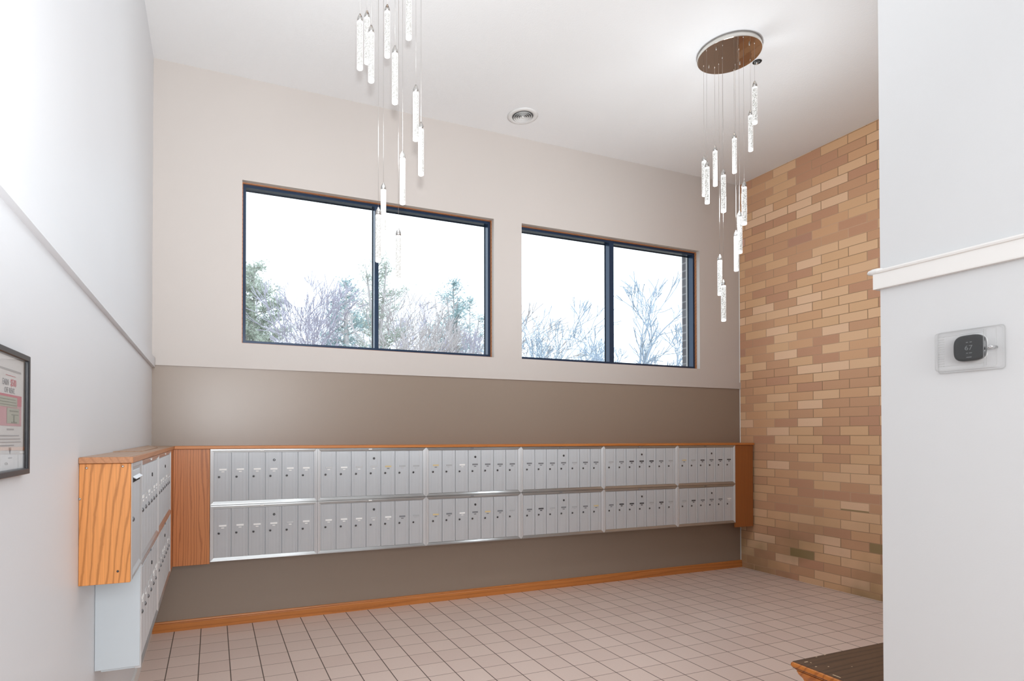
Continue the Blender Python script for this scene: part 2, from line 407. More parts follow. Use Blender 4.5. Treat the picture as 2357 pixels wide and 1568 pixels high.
def ring(bm, x0, x1, z0, z1, w, ya, yb):
    """rectangular ring frame of face width w"""
    box(bm, x0, x0 + w, ya, yb, z0, z1); box(bm, x1 - w, x1, ya, yb, z0, z1)
    box(bm, x0 + w, x1 - w, ya, yb, z0, z0 + w); box(bm, x0 + w, x1 - w, ya, yb, z1 - w, z1)
for i, (x0, x1, z0, z1, ma, mb) in enumerate(WIN):
    e = .0015
    bm = B(); ring(bm, x0 + e, x1 - e, z0 + e, z1 - e, .029, YB + .066, YB + .15)
    w = struct('window_%d' % (i + 1), bm, MAT['win_frame'])
    bm = B(); box(bm, ma, mb, YB + .066, YB + .15, z0 + .03, z1 - .03); obj('mullion', bm, MAT['win_frame'], w)
    bm = B(); ring(bm, x0 + e, x1 - e, z0 + e, z1 - e, .006, YB + .044, YB + .0655); obj('wood_stop', bm, MAT['win_wood'], w)
    for a, b in ((x0 + .03, ma), (mb, x1 - .03)):
        bm = B(); box(bm, a, b, YB + .142, YB + .146, z0 + .03, z1 - .03); obj('glass_pane', bm, MAT['pane'], w)
        bm = B(); ring(bm, a, b, z0 + .031, z1 - .031, .006, YB + .134, YB + .1415); obj('glazing_bead', bm, MAT['black_frame'], w)

# chair rails
def rail(name, place, a0, a1, h=.070, t=.018):
    bm = B()
    prof = [(0, 0), (t, 0), (t + .001, .004), (t + .001, h - .014), (t + .006, h - .012), (t + .008, h - .006), (t + .004, h), (0, h + .001)]
    extrude_profile(bm, prof, a0, a1, place)
    return struct(name, bm, MAT['trim'])
bm = B(); box(bm, XL, XL + .021, YREAR, YB - .001, 2.025, 2.097); struct('trim_1', bm, MAT['white_wall'])
rail('trim_2', lambda p, q, t: (XW - p, t, ZT + q), YREAR, YW)
bm = B(); box(bm, XL + .024, XR, YB - .010, YB, ZT, ZT + .072); struct('trim_3', bm, MAT['cream_wall'])
bm = B()   # return of the near rail round the wall end, with its lump of caulk
box(bm, XW - .019, XW + .128, YW, YW + .014, ZT, ZT + .058)
lathe(bm, [(.001, -.022), (.009, -.018), (.012, -.004), (.0125, .012), (.008, .028), (.001, .034)], XW - .012, YW + .004, ZT + .066, 12, axis='Y')
struct('trim_4', bm, MAT['trim'])
bm = B(); bt = .0806   # oak baseboard with a rounded top
extrude_profile(bm, [(0, 0), (-.014, 0), (-.0145, .058), (-.0105, .064), (-.0125, .070), (-.010, .078), (-.004, bt), (0, bt)], XL, XR, lambda p, q, t: (t, YB + p, q))
struct('baseboard_back', bm, MAT['oak_x'])
bm = B(); box(bm, XL, XL + .013, YREAR, YB - .015, 0, .075); struct('baseboard_left', bm, MAT['trim'])
bm = B(); extrude_profile(bm, [(0, 0), (-.006, .004), (-.009, .0), (-.004, -.006)], .05, 4.4, lambda p, q, t: (XR + p, YB + q, t)); 
struct('trim_5', bm, MAT['caulk'])

# outside
bm = B(); box(bm, -60, 90, YB + .26, 120, -.6, -.4); struct('ground', bm, MAT['ground'])
bm = B(); box(bm, 5.075, 5.9, YB + .16, YB + .30, -.4, 5.0); struct('trim_6', bm, MAT['ext_brick'])

# ---------------------------------------------------------------- wooden shelf tops, end panels, filler panels
def panel(name, b, mat, label, cat, bev=.0015, mats=None):
    bm = B(); cx, cy, cz = (b[0] + b[1]) / 2, (b[2] + b[3]) / 2, b[4]
    box(bm, b[0], b[1], b[2], b[3], b[4], b[5]); bevel(bm, bev, 1)
    bmesh.ops.translate(bm, verts=bm.verts[:], vec=(-cx, -cy, -cz))
    o = obj(name, bm, mats or mat, None, (cx, cy, cz)); return tag(o, label, cat)
g = .0008
sh_back = panel('wooden_shelf', (XM + .009, 5.612, YM - .012, YB - g, 1.4035, 1.4255), MAT['oak_x'],
      'long narrow oak shelf board capping the mailboxes under the windows', 'shelf')
sh_left = panel('wooden_shelf', (XL + g, XM + .008, 2.343, YB - g, 1.4035, 1.4255), MAT['oak_y'],
      'short worn oak shelf board on top of the left wall mailboxes', 'shelf')
bm = B(); box(bm, XL + .004 , XM + .004, 2.347, YB - .05, 0, .0006); t_ = obj('worn_top', bm, MAT['shelf_top'], sh_left)
t_.matrix_parent_inverse = Matrix.Identity(4); t_.location = Vector((0, 0, 1.4256)) - sh_left.location
end_panel = panel('end_panel', (XL + g, XM, 2.352, 2.372, .975, 1.4025), MAT['oak_end'],
      'orange oak end panel with bold wavy grain closing the left mailbox bank', 'panel')
for x, z in ((-.412, 1.388), (-.300, 1.392), (-.3135, 1.018), (-.432, 1.28)):
    bm = B(); lathe(bm, [(.0035, 0), (.0042, .0015), (.002, .0025)], 0, 0, 0, 10, axis='Y')
    bmesh.ops.scale(bm, vec=(1, -1, 1), verts=bm.verts[:])
    s = obj('screw_head', bm, MAT['satin'] if z > 1.2 else MAT['lab_d'], end_panel); s.location = Vector((x, 2.352, z)) - end_panel.location
panel('side_panel', (XL + g, XM, 2.662, 2.676, .5625, .974), MAT['grey_panel'], 'pale grey painted steel side panel under the oak end panel', 'panel')
panel('filler_panel', (XM + g, -.0215, YM, YM + .018, .535, 1.4025), MAT['oak_z'], 'reddish oak filler panel in the corner between both mailbox banks', 'panel')
panel('filler_panel', (XM - .018, XM, 4.445, YM - g, .535, 1.4025), MAT['oak_z'], 'narrow oak filler strip at the corner end of the left mailbox bank', 'panel')
panel('filler_panel', (5.3335, 5.60, YM, YM + .018, .497, 1.4025), MAT['oak_dark'], 'oak filler panel between the mailboxes and the brick wall', 'panel')
panel('cabinet_underside', (XM + .004, 5.33, YM + .03, YB - g, .5425, .5490), MAT['grey_panel'], 'thin board closing the underside of the window wall mailboxes', 'panel')
bm = B()
bmv = [bm.verts.new((x, y, z)) for x, y, z in ((-.428, 3.04, 0), (-.312, 3.10, 0), (-.322, 4.02, .001), (-.43, 4.62, .004))]
f = bm.faces.new(bmv); r_ = bmesh.ops.extrude_face_region(bm, geom=[f]); bmesh.ops.translate(bm, verts=[v for v in r_['geom'] if isinstance(v, bmesh.types.BMVert)], vec=(0, 0, .0035))
bmesh.ops.translate(bm, verts=bm.verts[:], vec=(.37, -3.7, 0))
tag(obj('loose_veneer_sheet', bm, MAT['shelf_top'], None, (-.37, 3.7, 1.4264)), 'thin loose brown board lying flat against the left wall on the shelf', 'board')

# ---------------------------------------------------------------- mailbox units
# local frame: x across, y outward negative (front at y=0), z up from the unit base
UH = .4265
def unit_frame(width):
    """four mitred bevelled aluminium sides"""
    bm = B(); W, H = width - .0012, UH - .001; fw = .0265
    # rings from outer edge to inner edge: (inset, y)
    prof = [(0, .020), (0, -.001), (.0015, -.0035), (.011, -.0032), (.0125, -.0022), (.0225, .003), (.0245, .0035), (fw, .0045), (fw, .012)]
    rg = []
    for ins, y in prof:
        rg.append([bm.verts.new(p) for p in ((ins + .0006, y, ins), (W - ins + .0006, y, ins), (W - ins + .0006, y, H - ins), (ins + .0006, y, H - ins))])
    for a, b in zip(rg, rg[1:]):
        for k in range(4): bm.faces.new((a[k], a[(k + 1) % 4], b[(k + 1) % 4], b[k])).material_index = k % 2
    return mesh_of('frame', bm, [MAT['frame_h'], MAT['frame_v']])
def door_mesh(w):
    bm = B(); s = w / .125
    prof = [(.0006, .012), (.0006, .0035), (.0016, .0022), (.0150, .0016), (.017, .0024), (.0215, .0024), (.0235, .0016), (.080 * s, .0012),
            (.088 * s, .0006), (.094 * s, .0030), (.104 * s, .0036), (.110 * s, .0012), (.1165 * s, .0006), (.119 * s, .0022), (w - .0034, .0036), (w - .0024, .012)]
    extrude_profile(bm, prof, .0275, UH - .0285, lambda p, q, t: (p, q, t))
    return mesh_of('door', bm, MAT['door_metal'])
def small_box(name, x0, x1, y0, y1, z0, z1, mat, bv=0):
    bm = B(); box(bm, x0, x1, y0, y1, z0, z1)
    if bv: bevel(bm, bv, 1)
    return mesh_of(name, bm, mat)
def lock_mesh():
    bm = B(); lathe(bm, [(.0092, .002), (.0092, -.003), (.0082, -.0042), (.0064, -.0046)], 0, 0, 0, 18, 0, 'Y', True, True)
    lathe(bm, [(.0058, -.0046), (.0056, -.0052), (.003, -.0054)], 0, 0, 0, 14, 1, 'Y')
    box(bm, -.0009, .0009, -.0059, -.005, -.0042, .0042, 1)
    return mesh_of('lock', bm, [MAT['lock_face'], MAT['black_lock']])
LOCK = lock_mesh()
bm = B(); lathe(bm, [(.0095, .002), (.0095, -.003), (.008, -.004)], 0, 0, 0, 18, 0, 'Y'); lathe(bm, [(.0045, -.004), (.004, -.0046)], 0, 0, 0, 12, 1, 'Y')
MASTER = mesh_of('master_lock', bm, [MAT['black_lock'], MAT['lock_face']])
LAB = {k: small_box('name_label', -.0265, .0265, -.0014, .0014, -.0062, .0062, MAT['lab_' + k]) for k in 'wsgdyf'}
NUM = {k: small_box('number_tag', -.0105, .0105, -.0012, .0014, -.0036, .0036, MAT['lab_' + k]) for k in 'wsgdyf'}
PLATE = small_box('unit_plate', -.014, .014, -.0062, -.0030, -.0045, .0045, MAT['lab_w'])
PLATE_D = small_box('unit_plate', -.014, .014, -.0062, -.0030, -.0045, .0045, MAT['lab_g'])
BODY = {}
rnd = random.Random(5)
def link(me, name, parent, loc=(0, 0, 0)):
    o = bpy.data.objects.new(name, me); COL.objects.link(o); o.parent = parent; o.location = loc; return o
FR, DR = {}, {}
def mailbox_unit(loc, rotz, width, n, codes, label, group, plate='w', depth=.15, z_num=.0):
    key = round(width, 3)
    if key not in FR:
        FR[key] = unit_frame(width); DR[key] = door_mesh((width - .055) / n)
        BODY[key] = small_box('cabinet_body', .002, width - .002, .0125, depth, .002, UH - .002, MAT['grey_panel'])
    u = thing('mailbox_unit', loc, label, 'mailboxes', group, (0, 0, rotz))
    link(BODY[key], 'cabinet_body', u)
    link(FR[key], 'frame', u)
    pw = (width - .055) / n; s = pw / .125
    for k in range(n):
        d = link(DR[key], 'door', u, (.0275 + k * pw, 0, 0))
        c = codes[k]; jz = rnd.uniform(-.0015, .0015)
        link(LAB[c], 'name_label', d, (.0625 * s + .001, 0, .2685 + jz))
        tagc = {'w': 'w', 's': 'w', 'g': 'g', 'd': 'd', 'y': 'g', 'f': 's'}[c]
        link(NUM[tagc], 'number_tag', d, (.0635 * s, 0, .2515 + jz))
        link(LOCK, 'lock', d, (.0365 * s, .001, .2125 + rnd.uniform(-.001, .001)))
        if k == (3 if n > 3 else 1): link(MASTER, 'master_lock', d, (.0655 * s, .001, .3375))
    link(PLATE if plate == 'w' else PLATE_D, 'unit_plate', u, (width * .468, 0, UH - .0115))
    return u
XB = [-.0205, .7837, 1.7156, 2.6512, 3.5807, 4.5171, 5.3320]
ND = [6, 7, 7, 7, 7, 6]
CU = ['wwwwww', 'swssyff', 'yswgggg'.replace('s', 'f'), 'ggggfgg', 'fgdddgf', 'yfdgdd']
CL = ['wwwwsw', 'wwwswgf', 'ygwgygf', 'gdfgfgy', 'gdddfdf', 'fdgggw']
where = ['next to the corner oak panel', 'second from the corner oak panel', 'third from the corner oak panel',
         'third from the brick wall', 'second from the brick wall', 'nearest the brick wall']
ZU, ZL_ = .9765, .5495
for i in range(6):
    w = XB[i + 1] - XB[i]; pl = 'w' if i < 2 else 'd'
    word = 'six' if ND[i] == 6 else 'seven'
    mailbox_unit((XB[i], YM, ZU), 0, w, ND[i], CU[i], 'unit of %s mailboxes, upper row under the windows, %s' % (word, where[i]), 'mailbox units under the windows', pl)
    mailbox_unit((XB[i], YM, ZL_), 0, w, ND[i], CL[i], 'unit of %s mailboxes, lower row under the windows, %s' % (word, where[i]), 'mailbox units under the windows', pl)
YL = [(2.6765, 3.478, 6, 'nearest the camera'), (3.478, 4.444, 7, 'in the corner')]
for (a, b, n, wh), cu, cl in zip(YL, ('wswsww', 'swwswss'), ('wsssww', 'sswwsws')):
    gcl = 'mailbox units on the left wall'
    mailbox_unit((XM, a, ZU), R(90), b - a, n, cu, 'aluminium mailbox unit in the upper row on the left white wall, %s' % wh, gcl, 'w', .14)
    mailbox_unit((XM, a, ZL_), R(90), b - a, n, cl, 'aluminium mailbox unit in the lower row on the left white wall, %s' % wh, gcl, 'd', .14)
# outgoing mail box with its slot, between end panel and first unit
om = thing('outgoing_mail_box', (XM, 2.373, ZU), 'narrow steel mail drop box with a dark slot behind the oak end panel', 'mailboxes', None, (0, 0, R(90)))
OW = .302
bm = B(); W, H, fw = OW, UH, .030; rg = []
for ins, y in [(0, .020), (0, -.001), (.002, -.003), (.014, -.003), (.026, .003), (fw, .004), (fw, .012)]:
    rg.append([bm.verts.new(p) for p in ((ins, y, ins), (W - ins, y, ins), (W - ins, y, H - ins), (ins, y, H - ins))])
for a, b in zip(rg, rg[1:]):
    for k in range(4): bm.faces.new((a[k], a[(k + 1) % 4], b[(k + 1) % 4], b[k]))
obj('frame', bm, MAT['frame_metal'], om)
link(small_box('cabinet_body', .002, OW - .002, .0125, .15, .002, UH - .002, MAT['grey_panel']), 'cabinet_body', om)
bm = B(); box(bm, .031, OW - .031, .002, .012, .031, UH - .031); bevel(bm, .001, 1); dd = obj('door', bm, MAT['door_metal'], om)
bm = B(); box(bm, .045, OW - .052, -.001, .004, .352, .372); obj('mail_slot', bm, MAT['slot'], dd)
bm = B(); extrude_profile(bm, [(.001, .374), (-.012, .366), (-.011, .364), (.001, .370)], .045, OW - .052, lambda p, q, t: (t, p, q)); obj('slot_flap', bm, MAT['door_metal'], dd)
link(LOCK, 'lock', dd, (.06, .002, .214))

# ---------------------------------------------------------------- pendant chandeliers
ZP = 4.3635
F2 = [(3.649, 3.038, 3.771), (3.778, 3.183, 3.663), (3.768, 3.322, 3.553), (3.601, 3.353, 3.437), (3.508, 3.372, 3.351), (3.387, 3.228, 3.220),
      (3.450, 3.139, 3.134), (3.517, 3.019, 3.009), (3.598, 3.128, 2.846), (3.721, 3.269, 2.766), (3.599, 3.312, 2.578), (3.563, 3.246, 2.364)]
F1 = [(.755, 3.160, 3.555), (.830, 3.298, 3.689), (.795, 3.065, 3.439), (.945, 3.269, 3.738), (.901, 2.967, 3.290), (1.026, 3.111, 3.764),
      (1.044, 3.037, 3.150), (1.119, 3.162, 3.020), (1.025, 3.220, 2.859), (.967, 3.426, 2.747), (.875, 3.207, 2.499), (1.015, 3.269, 2.418)]
L = .2704
bm = B(); lathe(bm, [(.004, -.2704), (.0135, -.2704), (.0162, -.268), (.0165, -.262), (.0165, -.006), (.0158, -.001), (.004, 0)], 0, 0, 0, 24)
ROD = mesh_of('crystal_rod', bm, MAT['rod'])
bm = B(); lathe(bm, [(.0160, -.0005), (.0162, .012), (.0150, .020), (.0105, .031), (.0060, .036), (.0058, .042), (.0015, .045)], 0, 0, 0, 24)
CAP = mesh_of('metal_cap', bm, MAT['satin'])
bm = B(); lathe(bm, [(.0035, 0), (.0035, -.004), (.0015, -.006)], 0, 0, 0, 10); GROM = mesh_of('cable_grip', bm, MAT['chrome'])
bm = B(); lathe(bm, [(.0065, 0), (.0068, -.004), (.004, -.010), (.0048, -.013), (.001, -.015)], 0, 0, 0, 12); KNOB = mesh_of('cap_nut', bm, MAT['chrome'])
def chandelier(cx, cy, rods, label, nuts, watts):
    light('POINT', 'chandelier_glow', (cx, cy, 3.18), (0, 0, 0), watts, (.90, .955, 1), shadow_soft_size=.16)
    t = thing('pendant_chandelier', (cx, cy, ZC), label, 'chandelier', 'glass rod chandeliers')
    bm = B(); lathe(bm, [(.2185, -.0005), (.2205, -.002), (.2210, -.036), (.2195, -.0385)], 0, 0, 0, 96, 0, cap0=True, cap1=False)
    lathe(bm, [(.2195, -.0385), (.2175, -.040)], 0, 0, 0, 96, 1, cap0=False, cap1=True)
    c = obj('canopy', bm, [MAT['mirror_side'], MAT['mirror']], t)
    for f in c.data.polygons: f.use_smooth = len(f.vertices) == 4
    for x, y in nuts: link(KNOB, 'cap_nut', c, (x - cx, y - cy, -.040))
    for x, y, zb in rods:
        zt = zb + L
        o = link(ROD, 'crystal_rod', t, (x - cx, y - cy, zt - ZC))
        link(CAP, 'metal_cap', o)
        hz = (ZP - zt)
        bm = B(); lathe(bm, [(.00085, .044), (.00085, hz)], 0, 0, 0, 6); obj('cable', bm, MAT['satin'], o)
        link(GROM, 'cable_grip', o, (0, 0, hz))
    return t
C2 = (3.5957, 3.2136)
NUTS = [(3.4355, 3.1831), (3.5509, 3.3609), (3.7396, 3.2421), (3.6162, 3.0532)]
chandelier(C2[0], C2[1], F2, 'chandelier of glowing glass rods under a round mirrored canopy near the brick wall', NUTS, 44)
dx = .941 - 3.5957; dy = 3.185 - 3.2136
chandelier(.941, 3.185, F1, 'cluster of glowing glass rods hanging before the left window, canopy out of view', [(a + dx, b + dy) for a, b in NUTS], 15)

# ---------------------------------------------------------------- ceiling vent and black recessed fixture
v = thing('ceiling_vent', (2.592, 4.566, ZC), 'round white ceiling air vent with concentric rings', 'vent')
bm = B(); lathe(bm, [(.136, -.0005), (.138, -.004), (.120, -.012), (.098, -.010), (.094, -.004), (.094, -.0005)], 0, 0, 0, 64, cap0=False, cap1=False); obj('outer_ring', bm, MAT['vent'], v, smooth=True)
bm = B(); lathe(bm, [(.095, -.0005), (.095, -.0015)], 0, 0, 0, 48); obj('duct_shade_disc', bm, MAT['vent_dark'], v)  # flat grey disc painted as the shaded duct
for r in (.082, .064, .046, .028):
    bm = B(); lathe(bm, [(r - .008, -.0035), (r, -.016), (r + .001, -.0165), (r + .001, -.0150), (r - .006, -.0035)], 0, 0, 0, 48, cap0=False, cap1=False); obj('louvre_ring', bm, MAT['vent'], v, smooth=True)
bm = B(); lathe(bm, [(.001, -.018), (.012, -.018), (.014, -.015), (.010, -.002)], 0, 0, 0, 24); obj('centre_button', bm, MAT['vent'], v)
v = thing('recessed_ceiling_fixture', (3.902, 3.226, ZC), 'tiny black round fixture in the ceiling beside the mirrored canopy', 'fixture')
bm = B(); lathe(bm, [(.031, -.0005), (.033, -.003), (.029, -.007), (.023, -.006), (.022, -.001)], 0, 0, 0, 32, cap0=False, cap1=False); obj('trim_ring', bm, MAT['black_fixture'], v, smooth=True)
bm = B(); lathe(bm, [(.0225, -.0005), (.0225, -.0012)], 0, 0, 0, 24); obj('recess', bm, MAT['vent_dark'], v)
bm = B(); lathe(bm, [(.006, -.001), (.0065, -.010), (.003, -.012), (.003, -.018), (.010, -.019), (.010, -.0205), (.002, -.021)], -.004, 0, 0, 14); obj('sprinkler_nozzle', bm, MAT['chrome'], v)

# ---------------------------------------------------------------- thermostat in its clear lock box, near right wall
ty, tz = 1.1088, 1.7808
g_ = thing('thermostat_guard', (XW, ty, tz), 'clear acrylic lock box over the thermostat on the near white wall', 'guard')
Wg, Hg, Dg = .172, .131, .034
def wall_pt(p, q, t): return (-t, -p, q)       # p to the right as seen, q up, t out of the wall
def loft(bm, rings, place, cap=True, mi=0):
    vs = [[bm.verts.new(place(p, q, t)) for p, q in pts] for pts, t in rings]
    for a, b in zip(vs, vs[1:]):
        n = len(a)
        for k in range(n): bm.faces.new((a[k], a[(k + 1) % n], b[(k + 1) % n], b[k])).material_index = mi
    if cap: bm.faces.new(vs[-1]).material_index = mi
    return vs
bm = B(); loft(bm, [(rounded_rect(Wg + .008, Hg + .008, .010), .0012), (rounded_rect(Wg + .008, Hg + .008, .010), .004), (rounded_rect(Wg, Hg, .009), .0045),
                    (rounded_rect(Wg - .003, Hg - .003, .009), Dg - .003), (rounded_rect(Wg - .007, Hg - .007, .008), Dg)], wall_pt)
obj('clear_cover', bm, MAT['acrylic'], g_)
bm = B()
for pts in ([(rounded_rect(Wg - .006, Hg - .006, .008), Dg - .001), (rounded_rect(Wg - .006, Hg - .006, .008), Dg + .0006), (rounded_rect(Wg - .012, Hg - .012, .007), Dg + .0006)],
            [(rounded_rect(Wg + .008, Hg + .008, .010), .0008), (rounded_rect(Wg + .009, Hg + .009, .010), .003), (rounded_rect(Wg + .004, Hg + .004, .009), .003)]):
    loft(bm, pts, wall_pt, False)
for p in (Wg / 2 - .036, Wg / 2 - .030): 
    box(bm, -Dg - .0012, -Dg + .001, -p - .0009, -p + .0009, -Hg / 2 + .008, Hg / 2 - .008)
box(bm, -Dg - .001, -Dg + .001, -(Wg / 2 - .036), .060, Hg / 2 - .017, Hg / 2 - .0155); box(bm, -Dg - .001, -Dg + .001, -(Wg / 2 - .036), .060, -Hg / 2 + .0155, -Hg / 2 + .017)
obj('cover_ridges', bm, MAT['acrylic_edge'], g_)
bm = B()
for k in range(13):
    z = -Hg / 2 + .017 + k * (Hg - .034) / 12
    box(bm, -Dg - .0012, -Dg + .0006, Wg / 2 - .030, Wg / 2 - .013, z - .0013, z + .0013)
obj('air_slots', bm, MAT['acrylic_edge'], g_)
bm = B(); lathe(bm, [(.0055, .006), (.0055, Dg + .004), (.004, Dg + .0055)], 0, 0, 0, 16, axis='X'); bmesh.ops.scale(bm, vec=(-1, 1, 1), verts=bm.verts[:])
obj('key_lock', bm, MAT['chrome'], g_, (0, -(Wg / 2 - .018), 0))
t_ = thing('thermostat', (XW, 1.116, 1.7885), 'black rounded square thermostat reading 67 inside the clear box', 'thermostat')
t_.location = (XW, 1.104, 1.786)
bm = B(); loft(bm, [(rounded_rect(.080, .080, .02), .0005), (rounded_rect(.080, .080, .02), .004)], wall_pt); obj('wall_plate', bm, MAT['therm_body'], t_)
def squircle(s, n=48, p=3.4):
    out = []
    for k in range(n):
        a = 2 * math.pi * k / n; c, d = math.cos(a), math.sin(a)
        r = (abs(c) ** p + abs(d) ** p) ** (-1 / p); out.append((s * r * c, s * r * d))
    return out
bm = B(); loft(bm, [(squircle(.040), .004), (squircle(.0425), .010), (squircle(.0425), .019), (squircle(.0405), .0215), (squircle(.036), .0222)], wall_pt)
body = obj('display_body', bm, MAT['therm'], t_, smooth=False)
def text(name, s, size, mat, parent, loc, rot, align='CENTER', ext=.0002, sx=1.0):
    cu = bpy.data.curves.new(name, 'FONT'); cu.body = s; cu.size = size; cu.align_x = align; cu.align_y = 'CENTER'; cu.extrude = ext; cu.resolution_u = 3
    tmp = bpy.data.objects.new(name, cu); COL.objects.link(tmp)
    dg = bpy.context.evaluated_depsgraph_get(); me = bpy.data.meshes.new_from_object(tmp.evaluated_get(dg))
    bpy.data.objects.remove(tmp); me.materials.clear(); me.materials.append(mat)
    o = bpy.data.objects.new(name, me); COL.objects.link(o); o.parent = parent; o.location = loc; o.rotation_euler = rot; o.scale = (sx, 1, 1)
    return o
RW = (R(90), 0, R(-90))
text('temperature_digits', '67', .022, MAT['therm_text'], body, (-.0226, 0, 0), RW)
bm = B()
for y0, y1, z in ((-.009, -.003, .0185), (.001, .007, .0185), (-.009, -.001, -.0165), (.002, .006, -.0165), (-.008, .006, -.030)):
    box(bm, -.0226, -.0220, y0, y1, z - .0012, z + .0012)
obj('status_marks', bm, MAT['therm_text'], body)

# ---------------------------------------------------------------- framed notice, left wall
PX = XL + .001
pc = (1.5852, 1.5520); PW, PH = .2385, .2885
f_ = thing('framed_notice', (PX, pc[0], pc[1] - PH / 2), 'black framed rent offer notice on the left white wall', 'notice')
def lw(p, q, t): return (t, p, q + PH / 2)
bm = B(); rg = []
for ins, t in ((0, 0), (0, .014), (.0015, .0155), (.0125, .0155), (.0145, .013), (.015, .006)):
    a, b = PW / 2 - ins, PH / 2 - ins
    rg.append([bm.verts.new(lw(*p, t)) for p in ((-a, -b), (a, -b), (a, b), (-a, b))])
for a, b in zip(rg, rg[1:]):
    for k in range(4): bm.faces.new((a[k], a[(k + 1) % 4], b[(k + 1) % 4], b[k]))
obj('frame', bm, MAT['black_frame'], f_)
def sheet(name, p0, p1, q0, q1, t, mat, parent):
    bm = B(); box(bm, t, t + .0004, p0, p1, q0 + PH / 2, q1 + PH / 2); return obj(name, bm, mat, parent)
sheet('inner_liner', -PW / 2 + .014, PW / 2 - .014, -PH / 2 + .014, PH / 2 - .014, .0045, MAT['mat_grey'], f_)
pp = sheet('paper', -.1035, .0985, -PH / 2 + .016, PH / 2 - .016, .0055, MAT['paper'], f_)
def prt(name, y0, y1, z0, z1, mat, t=.0062):
    return sheet(name, y0 - pc[0], y1 - pc[0], z0 - pc[1], z1 - pc[1], t, mat, pp)
prt('pink_banner', 1.4850, 1.6660, 1.5235, 1.5930, MAT['pink_pale'])
prt('pink_block', 1.4850, 1.6660, 1.5700, 1.5945, MAT['pink'], .0066)
prt('bill_print', 1.5000, 1.6320, 1.5660, 1.5890, MAT['bill'], .0070)
prt('bill_print', 1.5600, 1.6480, 1.5290, 1.5640, MAT['bill'], .0070)
for k in range(3): prt('bill_line', 1.5020, 1.6270 - k * .004, 1.5700 + k * .0062, 1.5716 + k * .0062, MAT['bill_dark'], .0074)
for y0, y1, z0, z1 in ((1.578, 1.640, 1.5560, 1.5590), (1.590, 1.640, 1.5480, 1.5500), (1.603, 1.612, 1.5320, 1.5480), (1.590, 1.630, 1.5300, 1.5330)):
    prt('bill_figure', y0, y1, z0, z1, MAT['bill_dark'], .0074)
RL = (R(90), 0, R(90))
def ptext(s, y, z, size, mat, sx=1.0): return text('printed_words', s, size, mat, pp, (.0064, y - pc[0], z - pc[1] + PH / 2), RL, 'LEFT', .0002, sx)
ptext('EARN', 1.5320, 1.6205, .0200, MAT['ink'], .82)
ptext('$500', 1.5860, 1.6215, .0235, MAT['red_ink'], .86)
ptext('OFF RENT.', 1.5450, 1.6030, .0175, MAT['ink'], .88)
for y0, y1, z, h, mt in ((1.500, 1.662, 1.6500, .0045, 'ink_pale'), (1.5550, 1.6220, 1.6375, .0012, 'red_ink'), (1.5640, 1.6110, 1.5155, .0035, 'ink_pale'),
                         (1.510, 1.6500, 1.5010, .0028, 'ink_pale'), (1.510, 1.6600, 1.4935, .0022, 'ink_pale'), (1.510, 1.6640, 1.4865, .0020, 'ink_pale'),
                         (1.510, 1.6140, 1.4790, .0030, 'ink_pale'), (1.5760, 1.6010, 1.4505, .0022, 'ink_pale')):
    prt('printed_line', y0, y1, z - h / 2, z + h / 2, MAT[mt])
bm = B()   # small crest of spread wings
for s in (-1, 1):
    for a, b, c in (((0, -.009), (.0022, .002), (.0105, .009)), ((0, -.004), (.0035, .0045), (.0075, .0105)), ((0, .0), (.001, .0095), (.0035, .007))):
        vs = [bm.verts.new((.0066, s * p[0] + .001, p[1] + 1.4665 - pc[1] + PH / 2)) for p in (a, b, c)]
        bm.faces.new(vs)
obj('wing_emblem', bm, MAT['ink'], pp)
bm = B(); box(bm, .0105, .0112, -PW / 2 + .0145, PW / 2 - .0145, .0145, PH - .0145); obj('glass_front', bm, MAT['thin_glass'], f_)

# ---------------------------------------------------------------- low wooden bench behind the near wall
bz = .45
BX0, BY1 = 2.508, 1.911
be = thing('wooden_bench', (BX0 + .6, BY1 - .26, 0), 'low wooden bench with dark worn top and orange oak edge beside the near wall', 'bench')
def bl(bm): bmesh.ops.translate(bm, verts=bm.verts[:], vec=(-(BX0 + .6), -(BY1 - .26), 0)); return bm
bm = B(); box(bm, BX0 + .0035, 4.3, YW + .002, BY1 - .0035, bz - .028, bz + .0014); obj('seat_top', bl(bm), MAT['bench_top'], be)
bm = B()   # rounded oak nosing on left side and back edge, mitred
prof = [(-.004, 0), (.012, -.001), (.017, -.006), (.018, -.016), (.015, -.024), (.006, -.030), (.004, -.036), (-.014, -.040), (-.016, 0)]
pts = []
for o_, z in prof:
    pts.append((o_, z + bz + .0005))
rows = []
for (cx, cy, kx, ky) in ((BX0 + .016, YW + .002, -1, 0), (BX0 + .016, BY1 - .016, -1, 1), (4.3, BY1 - .016, 0, 1)):
    rows.append([bm.verts.new((cx + kx * o_, cy + ky * o_, z)) for o_, z in pts])
for a, b in zip(rows, rows[1:]):
    for k in range(len(pts)): bm.faces.new((a[k], a[(k + 1) % len(pts)], b[(k + 1) % len(pts)], b[k]))
bm.faces.new(rows[0]); bm.faces.new(rows[-1][::-1]); obj('edge_moulding', bl(bm), MAT['bench_edge'], be)
bm = B(); box(bm, BX0 + .045, 4.25, YW + .004, BY1 - .045, 0, bz - .032); obj('base_box', bl(bm), MAT['bench_edge'], be)
bm = B()
cov = [(.0, 0), (-.030, 0), (-.024, -.016), (-.012, -.032), (-.006, -.05), (0, -.06)]
rows = []
for (cx, cy, kx, ky) in ((BX0 + .0445, YW + .004, 1, 0), (BX0 + .0445, BY1 - .0445, 1, -1), (4.25, BY1 - .0445, 0, -1)):
    rows.append([bm.verts.new((cx + kx * o_, cy + ky * o_, bz - .040 + z)) for o_, z in cov])
